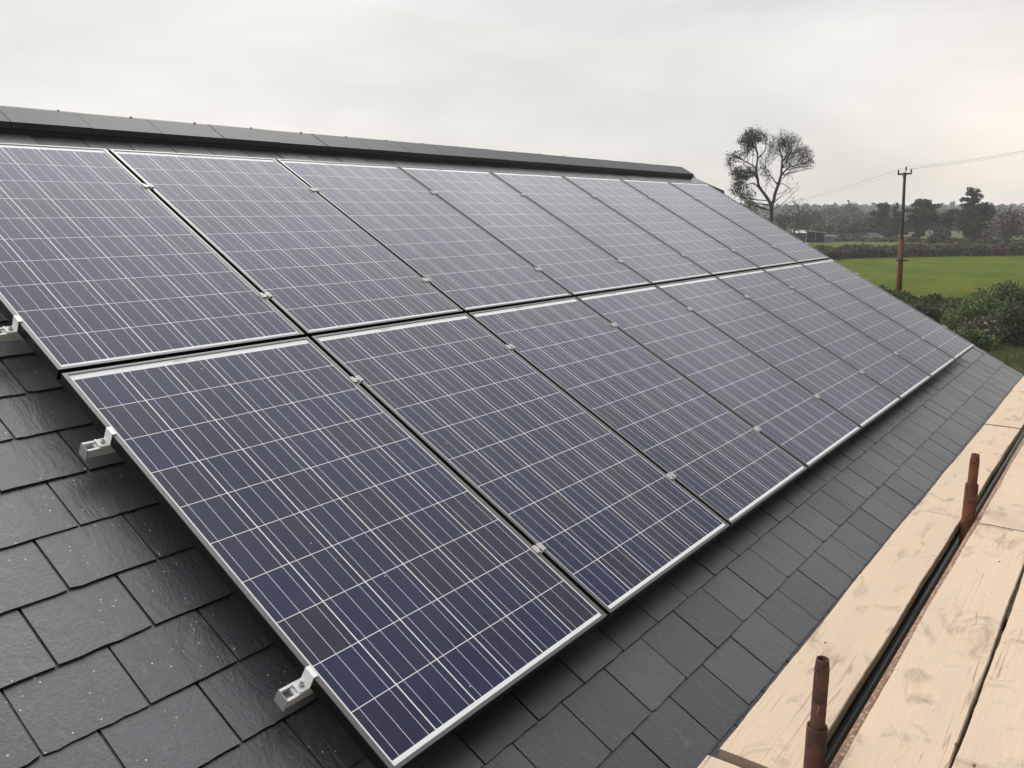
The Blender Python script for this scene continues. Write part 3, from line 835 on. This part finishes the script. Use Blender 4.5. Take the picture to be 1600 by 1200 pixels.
# --- woods behind the fields: every crown one can tell apart is a tree of its own
TR = [  # px, d, top, width px, material, label, n, size
    (1197,205,337,36,'dull','dull brown tree crown at the foot of the tall bare tree',1300,.5),
    (1222,215,333,34,'dull','brownish bushy tree left of the small bare tree',1300,.5),
    (1252,225,330,34,'dull','brownish bushy tree behind the small bare tree',1300,.5),
    (1274,235,329,36,'green','dull green round tree above the barn',1300,.5),
    (1297,330,322,34,'green','hazy domed tree on the skyline left of the rounder one',1100,.7),
    (1327,330,319,36,'green','round hazy tree rising highest on the middle skyline',1200,.7),
    (1313,262,336,36,'dull','grey-brown tree below the two hazy domes',1300,.55),
    (1342,270,332,36,'dull','grey-brown tree right of the hazy domes',1300,.55),
    (1362,300,329,32,'dull','pale grey tree behind the flat-topped pine',1100,.6),
    (1300,200,352,24,'ever','dark round bush tree right of the barn',900,.42),
    (1283,212,346,30,'dull','grey scrubby tree over the end of the barn',1100,.45),
    (1322,196,352,30,'green','dark green tree behind the paddock, left of the clump',1100,.42),
    (1344,190,347,34,'green','tall dark bushy tree in the middle of the clump',1500,.42),
    (1366,186,350,30,'ever','dark evergreen left of the white cottage',1300,.40),
    (1356,184,364,30,'green','low dark bush tree by the white cottage',900,.36),
    (1330,186,366,32,'green','low dark scrub tree at the paddock edge',900,.36),
    (1476,178,330,30,'ever','thin dark pine between the two cedars',900,.38),
    (1477,165,352,24,'dull','small brownish tree between the two cedars',600,.34),
    (1460,150,366,15,'green','small round bush left below the second cedar',420,.28),
    (1547,160,356,18,'russet','small tan tree right below the second cedar',420,.3),
    (1578,158,328,62,'russet','wide russet-brown tree at the right edge',3000,.34),
    (1622,152,326,52,'russet','russet tree half out of the photo at the right edge',2000,.34),
    (1560,470,321,60,'green','hazy dome of far woods right of the second cedar',1200,.9),
    (1604,520,322,60,'green','hazy far wood behind the russet tree',1200,.9),
    (1392,380,324,44,'green','hazy far tree behind the spired conifer',1000,.8),
    (1425,420,324,50,'dull','hazy far tree behind the pole',1000,.85),
    (1478,430,323,52,'green','hazy far trees between the two cedars',1000,.85),
    (1512,440,326,50,'dull','hazy far trees behind the second cedar',1000,.85),
    (1375,225,340,34,'dull','brown tree behind the dark evergreens',1100,.5),
    (1412,215,344,30,'dull','brown tree behind the utility pole',1000,.5),
    (1456,230,338,34,'dull','brown tree behind the first cedar',1000,.5),
    (1502,235,342,34,'dull','brown tree behind the second cedar trunk',1000,.5),
]
for i, (px, d, top, wpx, mt, lab, n, sz) in enumerate(TR):
    simple_tree(lab, 'tree', px, d, top, wpx, M[mt], M['bark_d'], 100+i, int(n*1.25), sz, z0f=.10, clumps=30, group='trees beyond the fields', bare=(mt in ('dull','russet')))
def layered(label, px, d, layers, seed, n, size, trunk_lean=0.0, name='cedar_tree'):
    """layers: (px offset, y row, half width px, half height px)"""
    rng = random.Random(seed); k = d/1315.5; t = thing(name, label, 'tree', ground_at(px, d), group='tall evergreens beyond the fields')
    base = 328 + EYE.z*1315.5/d
    cl = []
    for dx, y, hw, hh in layers:
        for _ in range(max(3, int(hw/2.4))):
            o_ = rng.uniform(-.8,.8); dp = rng.uniform(-.75,.75)*hw*k
            c = RGT*((dx+o_*hw)*k) + FWD*dp + Vector((0,0,(base-y + rng.uniform(-.4,.4)*hh)*k))
            cl.append((c, (hw*k*.50, hw*k*.50, hh*k*1.15)))
    m = MB(); crown(m, cl, n, size, rng, .35, .5); obj('crown', m, M['ever'], t)
    m = MB(); topy = min(l[1] for l in layers); h = (base-topy)*k
    m.tube([(0,0,0), RGT*trunk_lean*k*.4+Vector((0,0,h*.4)), RGT*trunk_lean*k+Vector((0,0,h*.9))], [.34,.26,.08], 8)
    for c, r in cl:
        s = RGT*trunk_lean*k*.6 + Vector((0,0,max(.8, c.z-.6))); m.tube([s, c], [.09,.03], 4, cap=False)
    obj('trunk', m, M['bark_d'], t)
layered('broad flat-topped cedar with layered boughs right of the utility pole', 1438, 172, [(3,315,13,4),(-5,321,13,3),(12,323,12,4),(-6,329,15,3),(10,332,16,4),(0,338,22,4),(8,345,21,4),(-8,348,16,4),(10,353,18,4),(-4,358,17,4),(9,364,9,4),(-3,368,8,3)], 31, 9000, .30, 2)
layered('tallest cedar, ragged on the left with a dark dome on the right', 1514, 168, [(2,299,9,4),(-2,304,14,4),(10,308,9,5),(-10,312,9,3),(6,314,13,4),(-4,321,10,3),(10,324,15,4),(24,324,12,6),(30,332,13,7),(14,334,20,6),(-10,333,12,3),(24,343,19,7),(-4,344,14,4),(30,352,14,6),(8,354,22,6),(26,362,17,6),(6,364,14,5),(22,370,16,5),(2,372,7,3)], 33, 13000, .30, 4)
layered('dark pine with a small flat top left of the spired conifer', 1376, 190, [(0,323,11,4),(5,328,10,4),(-9,332,6,3),(3,338,13,5),(0,347,15,6),(2,358,16,6)], 35, 5200, .34, 1, 'pine_tree')
layered('dark conifer with a pointed spire next to the utility pole', 1400, 180, [(0,322,2.5,4),(0,328,5,4),(1,335,7,4),(0,343,10,5),(0,352,12,5),(1,362,13,6),(0,371,11,5)], 37, 5200, .32, 0, 'conifer_tree')
layered('low spreading dark pine joining the two cedars', 1488, 176, [(0,331,10,3),(-6,337,12,4),(4,343,12,4),(-2,350,10,4)], 39, 3000, .32, 0, 'pine_tree')

def hedge(name, label, pts, w, h, n, size, mat, seed, cat='hedge', rough=.3, second=None):
    rng = random.Random(seed); pts = [Vector((p[0],p[1],0)) for p in pts]
    t = thing(name, label, cat, pts[0])
    seg = [(pts[i], pts[i+1]) for i in range(len(pts)-1)]; L = [(b-a).length for a, b in seg]; tot = sum(L)
    ms = [MB(), MB()]; stem = MB()
    ph = [rng.uniform(0,6.28) for _ in range(4)]
    def at(s):
        for (a, b), l in zip(seg, L):
            if s <= l: return a.lerp(b, s/l), (b-a).normalized()
            s -= l
        return seg[-1][1], (seg[-1][1]-seg[-1][0]).normalized()
    def hh(s): return h*(1 + rough*(.5*math.sin(s*.7+ph[0]) + .3*math.sin(s*1.9+ph[1]) + .2*math.sin(s*4.3+ph[2])))
    for _ in range(n):
        s = rng.uniform(0, tot); p, dr = at(s); nn = Vector((-dr.y, dr.x, 0)); H_ = hh(s)
        o_ = rng.gauss(0,1); o_ = max(-1.3, min(1.3, o_)); z = (1-rng.random()**2.2)*H_*(1-.25*abs(o_))
        q = p + nn*o_*w/2 + Vector((0,0,z + rng.gauss(0,.04))) - pts[0]
        tn = .5+.22*math.sin(s*2.3+ph[3]+z*3)+rng.gauss(0,.30)
        k = 1 if second and (math.sin(s*.9+ph[2])+rng.gauss(0,.35) > second[1]) else 0
        ms[k].leaf(q, size*rng.uniform(.6,1.5), rng, min(1,max(0,tn)))
    for _ in range(int(tot*5)):
        s = rng.uniform(0,tot); p, dr = at(s); q = p-pts[0]
        stem.tube([q+Vector((rng.uniform(-w,w)*.25,rng.uniform(-w,w)*.25,0)), q+Vector((rng.uniform(-w,w)*.4,rng.uniform(-w,w)*.4,hh(s)*rng.uniform(.75,1.16)))], [.03,.008], 4, cap=False)
    obj('foliage', ms[0], mat, t); obj('stems', stem, M['bark_d'], t)
    if second: obj('autumn_foliage', ms[1], second[0], t)
hedge('hedge', 'near dark hedge at the foot of the utility pole', H1[1:], 1.5, 1.62, 52000, .10, M['hedge'], 51, second=(M['hedge_brown'], .9))
hedge('hedge', 'far brownish hedge along the top of the green field', [(p.x,p.y) for p in FH_], 2.2, 1.62, 20000, .26, M['hedge'], 52, second=(M['hedge_brown'], -.1), rough=.22)
qh = [ground_at(px, d) for px, d in ((1195,168),(1300,176),(1420,172),(1520,165),(1640,160))]
hedge('hedge', 'low hedge at the back of the paddock below the woods', [(p.x,p.y) for p in qh], 2.0, .9, 6000, .30, M['hedge'], 53, rough=.4)
def shrub(label, c, clumps, n, size, mat, seed, name='shrub'):
    rng = random.Random(seed); t = thing(name, label, 'shrub', (c[0],c[1],0), group='shrubs in front of the near hedge')
    m = MB(); crown(m, clumps, int(n*1.15), size, rng, 0, .4, .62); obj('foliage', m, mat, t)
    m = MB()
    for cc, r in clumps:
        for _ in range(8):
            e = inside(rng, cc, (r[0]*1.25, r[1]*1.25, r[2]*1.5), .3); e.z = max(.1, e.z); b = Vector((cc[0]*.4+rng.uniform(-.3,.3), cc[1]*.4+rng.uniform(-.3,.3), 0))
            m.tube([b, (b+e)/2+Vector((0,0,.2)), e], [.03,.018,.006], 4, cap=False)
    obj('stems', m, M['bark_d'], t); return t
def cl(rng, n, w, dpt, h, r): 
    return [((RGT*rng.uniform(-w,w) + FWD*rng.uniform(-dpt,dpt) + Vector((0,0,rng.uniform(.25,1)*h))), (r*rng.uniform(.7,1.3),)*2+(r*rng.uniform(.6,1.0),)) for _ in range(n)]
g_ = ground_at
rg = random.Random(8)
shrub('big leafy green shrub rising highest at the right edge', g_(1592,43), cl(rg,20,1.35,.9,2.5,.48), 15000, .085, M['shrub'], 61)
shrub('rounded green shrub beside the highest one, over the hedge', g_(1560,45), cl(rg,16,.8,.8,2.05,.42), 10000, .085, M['shrub'], 62)
shrub('dark green shrub low at the middle of the hedge foot', g_(1478,46), cl(rg,14,1.1,.5,1.05,.38), 9000, .085, M['hedge'], 63)
shrub('dark bushy shrub left of the brown brambles', g_(1522,43), cl(rg,14,.8,.6,1.45,.40), 9000, .085, M['shrub'], 64)
shrub('dark shrub at the right edge below the highest one', g_(1612,39), cl(rg,16,1.0,.7,1.8,.42), 9000, .085, M['hedge'], 65)
bt = shrub('brown dead bramble patch with white seed heads', g_(1558,40), cl(rg,12,.75,.4,1.15,.32), 4200, .075, M['bramble'], 66, 'bramble')
rs = random.Random(5); m = MB()
for k_ in range(9):
    p = RGT*rs.uniform(-.85,.75) - FWD*.55 + Vector((0,0,rs.uniform(.75,1.4)))
    for _ in range(6): m.leaf(p+Vector((rs.gauss(0,.03),rs.gauss(0,.03),rs.gauss(0,.025))), .07, rs, .5)
obj('seed_heads', m, M['flower'], bt)
shrub('green bramble sprawl below the brown patch', g_(1540,38), cl(rg,14,1.3,.5,.75,.34), 8000, .08, M['shrub'], 67, 'bramble')
# rough grass between the house and the hedge
rng = random.Random(71); m = MB()
for _ in range(30000):
    d = rng.uniform(26, 47); px = rng.uniform(1440, 1660)
    b = ground_at(px, d)
    if b.x > 52: continue
    hgt = rng.uniform(.08,.34)*(1 if rng.random() < .9 else 1.7); a = rng.uniform(0, 6.28); s = Vector((math.cos(a), math.sin(a), 0))*rng.uniform(.012,.03)
    tipv = b + Vector((rng.gauss(0,.10), rng.gauss(0,.10), hgt))
    m.face((b-s, b+s, tipv), min(1, max(0, .45+.3*math.sin(b.x*.9+b.y*1.3)+rng.gauss(0,.22))))
tag(obj('rough_grass', m, M['blade']), 'long rough yellowing grass between the roof edge and the hedge', 'grass', kind='stuff')

# the far woods that run together
rng = random.Random(74); m = MB(); ph = [rng.uniform(0,6) for _ in range(6)]
for _ in range(26000):
    d = rng.choice((560, 640, 760, 900, 1100))*rng.uniform(.96,1.04); px = rng.uniform(1080, 1750)
    h = 5.8 + d*.0032 + 1.5*math.sin(px*.06+ph[0]+d) + 1.2*math.sin(px*.17+ph[1]+d*3) + .8*math.sin(px*.41+ph[2])
    b = ground_at(px, d); m.leaf(b + Vector((0,0,(1-rng.random()**1.6)*h)), rng.uniform(1.2,2.6), rng, rng.random())
tag(obj('far_woods', m, M['green']), 'hazy far woods running together along the skyline', 'woods', kind='stuff')

# ---------------------------------------------------------------- utility pole and wires
pb = ground_at(1410.5, 52) + RGT*.28; kk = 52/1315.5
t = thing('utility_pole', 'dark wooden utility pole with red-brown lower sleeve and crossarm', 'utility pole', pb)
lean = RGT*(-.225)
ztop = EYE.z + (328-271)*kk
zs = EYE.z + (328-373)*kk
m = MB(); m.tube([lean*.3+Vector((0,0,0)), lean*.8+Vector((0,0,zs)), lean*1.6+Vector((0,0,ztop))], [.115,.106,.080], 14); obj('pole', m, M['pole_wood'], t, smooth=True)
m = MB(); m.tube([Vector((0,0,.0)), lean*.8+Vector((0,0,zs))], [.185,.145], 14); obj('sleeve', m, M['pole_red'], t, smooth=True)
zc = EYE.z + (328-406)*kk
m = MB(); ca = RGT*.36
gc = lean*.8*zc/zs + Vector((0,0,zc)) - FWD*.2; m.tube([gc-ca, gc+ca], .05, 6); obj('climbing_guard', m, M['pole_wood'], t)
arm = (RGT*.97 + FWD*.55); arm.normalize()
top = lean*1.6 + Vector((0,0,ztop)); tilt = Vector((0,0,.035))
e0 = top - arm*.62 - tilt + Vector((0,0,-.10)); e1 = top + arm*.62 + tilt + Vector((0,0,-.10))
m = MB(); m.tube([e0, e1], .052, 6); obj('crossarm', m, M['pole_wood'], t)
for s in (-1, 1):
    m = MB(); m.tube([top + arm*s*.03 + Vector((0,0,-.36)), top + arm*s*.30 + Vector((0,0,-.11))], .016, 5); obj('brace', m, M['wire'], t)
ins = [e0 + arm*.02, top + arm*.09 + Vector((0,0,.06)), e1 - arm*.02]
tops = []
for p in ins:
    m = MB(); hh_ = .27
    m.lathe([(.0001,hh_),(.040,hh_-.01),(.055,hh_*.7),(.034,hh_*.62),(.06,hh_*.5),(.036,hh_*.4),(.066,hh_*.3),(.026,hh_*.2),(.026,-.02)], 0, 0, 10)
    obj('insulator', m, M['porcelain'], t, p, smooth=True); tops.append(pb + p + Vector((0,0,hh_)))
far_end = ground_at(1120, 175) + Vector((0,0,EYE.z+.2)); near_end = ground_at(1800, 40)
WL = ['left', 'middle', 'right']
def span(a, b, sag, lab, rad_=.0065):
    m = MB(); pts = []
    for i in range(25):
        w = i/24; p = a.lerp(b, w); p.z -= sag*4*w*(1-w); pts.append(p)
    m.tube(pts, rad_, 4); tag(obj('power_line', m, M['wire'], smooth=True), lab, 'power line', 'overhead wires on the utility pole')
for i, p in enumerate(tops):
    o_ = arm*((i-1)*.62)
    ne = ground_at(1790, 46) + Vector((0,0,EYE.z + 4.75)) + o_*.8
    span(p, ne, .35, f'thin wire from the {WL[i]} insulator up to the right edge')
    span(p, far_end + o_*1.4 + Vector((0,0,-.15*(1-i))), 1.2, f'faint wire from the {WL[i]} insulator sinking left behind the tall bare tree', .005)

# ---------------------------------------------------------------- farm buildings in the woods
def building(name, label, cat, px, d, w, dep, h, roof, mw, mr, rot=0.0, open_front=False, win=0):
    t = thing(name, label, cat, ground_at(px, d), (0,0,math.atan2(RGT.y, RGT.x)+rot), 'farm buildings in the woods')
    m = MB()
    if open_front:
        m.box(-w/2,-w/2+.15,-dep/2,dep/2,0,h); m.box(-w/2+.15,w/2-.15,dep/2-.2,dep/2,0,h); m.box(w/2-.15,w/2,-dep/2,dep/2,0,h*.82)
    else:
        m.box(-w/2,w/2,-dep/2,dep/2,0,h)
    obj('wall', m, mw, t); m = MB()
    if open_front:
        m.prism([(-w/2-.3,h+.02),(w/2+.3,h*.82+.02),(w/2+.3,h*.82+.2),(-w/2-.3,h+.2)], 'y', -dep/2-.4, dep/2+.2)
    else:
        m.prism([(-dep/2-.3,h-.05),(dep/2+.3,h-.05),(0,h+roof)], 'x', -w/2-.25, w/2+.25)
    obj('roof', m, mr, t)
    for i in range(win):
        m = MB(); xx = -w/2 + w*(i+.5)/win; m.box(xx-.35,xx+.35,-dep/2-.03,-dep/2-.002,h*.45,h*.8); obj('window', m, M['window'], t)
    if open_front:
        for xx in (-w/2+.07, 0, w/2-.07):
            m = MB(); m.box(xx-.035,xx+.035,-dep/2-.35,-dep/2-.23,0,h*.9); obj('post', m, M['concrete'], t)
building('barn', 'open fronted barn with a pale sloping sheet roof', 'barn', 1272, 172, 3.9, 3.2, 2.25, .5, M['barn_dark'], M['roof_white'], 0, True)
building('shed', 'grey block shed at the right end of the open barn', 'shed', 1293, 174, 2.8, 3, 1.15, .35, M['concrete'], M['barn_dark'])
building('barn', 'pale roofed barn mostly hidden by the panel edge and twigs', 'barn', 1243, 166, 3.6, 3, 2.1, .3, M['barn_dark'], M['roof_white'])
building('cottage', 'white cottage half hidden in the dark clump', 'cottage', 1366, 181, 2.1, 3, .95, .7, M['render_wall'], M['barn_dark'], .2, False, 2)
building('cottage', 'cream cottage with a red roof behind the utility pole', 'cottage', 1418, 176, 2.2, 3, .8, .55, M['render_wall'], M['roof_red'], -.2, False, 2)

# ---------------------------------------------------------------- air
hz = bpy.data.materials.new('haze'); hz.use_nodes = True; nt = hz.node_tree
nt.nodes.remove(nt.nodes['Principled BSDF']); pv = nt.nodes.new('ShaderNodeVolumePrincipled')
pv.inputs['Color'].default_value = (.93,.95,.98,1); pv.inputs['Density'].default_value = .00042; pv.inputs['Anisotropy'].default_value = .2
nt.links.new(pv.outputs[0], nt.nodes['Material Output'].inputs['Volume'])
mb = MB(); mb.box(-200, 3700, -3000, 3000, -1.0, 16.6)
tag(obj('haze', mb, hz), 'thin pale haze over the fields and woods', 'haze', kind='stuff')

# ---------------------------------------------------------------- light
SUN_AZ, SUN_EL = math.radians(52), math.radians(28)       # azimuth from +X towards +Y
w = bpy.data.worlds.new('World'); bpy.context.scene.world = w; w.use_nodes = True; nt = w.node_tree
bg = nt.nodes['Background']; bg.inputs['Strength'].default_value = .1
class WN(NT):
    def __init__(self, t): self.t = t
k = WN(nt)
sky = k.n('ShaderNodeTexSky', sky_type='NISHITA'); sky.sun_disc = False; sky.sun_elevation = SUN_EL; sky.sun_rotation = PI/2 - SUN_AZ; sky.dust_density = 4
hs = k.n('ShaderNodeHueSaturation'); hs.inputs['Saturation'].default_value = .25; k.link(sky.outputs[0], hs.inputs['Color'])
tc = k.n('ShaderNodeTexCoord'); sp = k.n('ShaderNodeSeparateXYZ'); k.link(tc.outputs['Generated'], sp.inputs[0])
z = k.math('MAXIMUM', sp.outputs[2], 0.0)
up = k.ramp(z, ((0.0,(7.0,6.75,6.15)),(.05,(6.85,6.68,6.25)),(.13,(6.6,6.53,6.32)),(.26,(6.6,6.6,6.65)),(.50,(12.0,12.0,12.2)),(1.0,(15.5,15.5,15.9))))
mp = k.n('ShaderNodeMapping'); mp.inputs['Scale'].default_value = (1,1,3.0); k.link(tc.outputs['Generated'], mp.inputs['Vector'])
n1 = k.noise(mp.outputs[0], 2.1, 4, .5, .3); n2 = k.noise(mp.outputs[0], 6.0, 3, .5, .4)
cl_ = k.math('ADD', k.math('MULTIPLY', k.math('SUBTRACT', n1, .5), .85), k.math('MULTIPLY', k.math('SUBTRACT', n2, .5), .18))
sc_ = k.n('ShaderNodeVectorMath', operation='SCALE'); k.link(up, sc_.inputs[0]); 
# the overcast is thinner and brighter over the ridge side (+Y) than behind the viewer
yb = k.math('MULTIPLY', k.math('MULTIPLY', sp.outputs[1], 1.75), k.n('ShaderNodeMapRange').outputs[0])
mr = [q for q in k.t.nodes if q.type == 'MAP_RANGE'][0]; k.link(z, mr.inputs[0]); mr.inputs[1].default_value = .22; mr.inputs[2].default_value = .5
k.link(k.math('ADD', k.math('ADD', 1.0, yb), cl_), sc_.inputs['Scale'])
# brighter, warmer cloud where the hidden sun stands low ahead
gd = Vector((.975,.10,.075)).normalized()
dt = k.n('ShaderNodeVectorMath', operation='DOT_PRODUCT'); k.link(tc.outputs['Generated'], dt.inputs[0]); dt.inputs[1].default_value = gd
gl = k.math('POWER', k.math('MAXIMUM', dt.outputs['Value'], 0.0), 90.0)
ad = k.n('ShaderNodeVectorMath', operation='MULTIPLY_ADD'); ad.inputs[1].default_value = (1.5,1.0,.5); k.link(gl, ad.inputs[0]); k.link(sc_.outputs[0], ad.inputs[2])
col = k.mix(.06, ad.outputs[0], hs.outputs[0])
k.link(col, bg.inputs['Color'])
sl = bpy.data.lights.new('sun', 'SUN'); sl.energy = 1.9; sl.angle = math.radians(24); sl.color = (1,.95,.88)
so = bpy.data.objects.new('sun', sl); C.objects.link(so)
sd = Vector((math.cos(SUN_EL)*math.cos(SUN_AZ), math.cos(SUN_EL)*math.sin(SUN_AZ), math.sin(SUN_EL)))
so.rotation_euler = sd.to_track_quat('Z', 'Y').to_euler(); so.location = (0,0,20)

# ---------------------------------------------------------------- camera
cam = bpy.data.cameras.new('camera'); co = bpy.data.objects.new('camera', cam); C.objects.link(co)
right = Vector((.60130944,-.79901624,0)); down = Vector((-.16187654,-.12182217,-.97926265)); fwd = Vector((.78244677,.58883988,-.20259480))
co.matrix_world = Matrix(((right.x,-down.x,-fwd.x,EYE.x),(right.y,-down.y,-fwd.y,EYE.y),(right.z,-down.z,-fwd.z,EYE.z),(0,0,0,1)))
cam.sensor_fit = 'HORIZONTAL'; cam.sensor_width = 36; cam.lens = 36*1315.52/1600; cam.clip_end = 9000; cam.clip_start = .05
sc = bpy.context.scene; sc.camera = co
sc.view_settings.view_transform = 'Standard'; sc.view_settings.look = 'None'; sc.view_settings.exposure = 0.16; sc.view_settings.gamma = 1
sc.render.engine = 'CYCLES'
sc.cycles.max_bounces = 6; sc.cycles.volume_bounces = 1; sc.cycles.use_denoising = True; sc.cycles.denoising_prefilter = "ACCURATE"; sc.cycles.denoising_input_passes = "RGB_ALBEDO_NORMAL"; sc.cycles.use_adaptive_sampling = False; sc.cycles.sample_clamp_indirect = 4; sc.cycles.sample_clamp_direct = 12
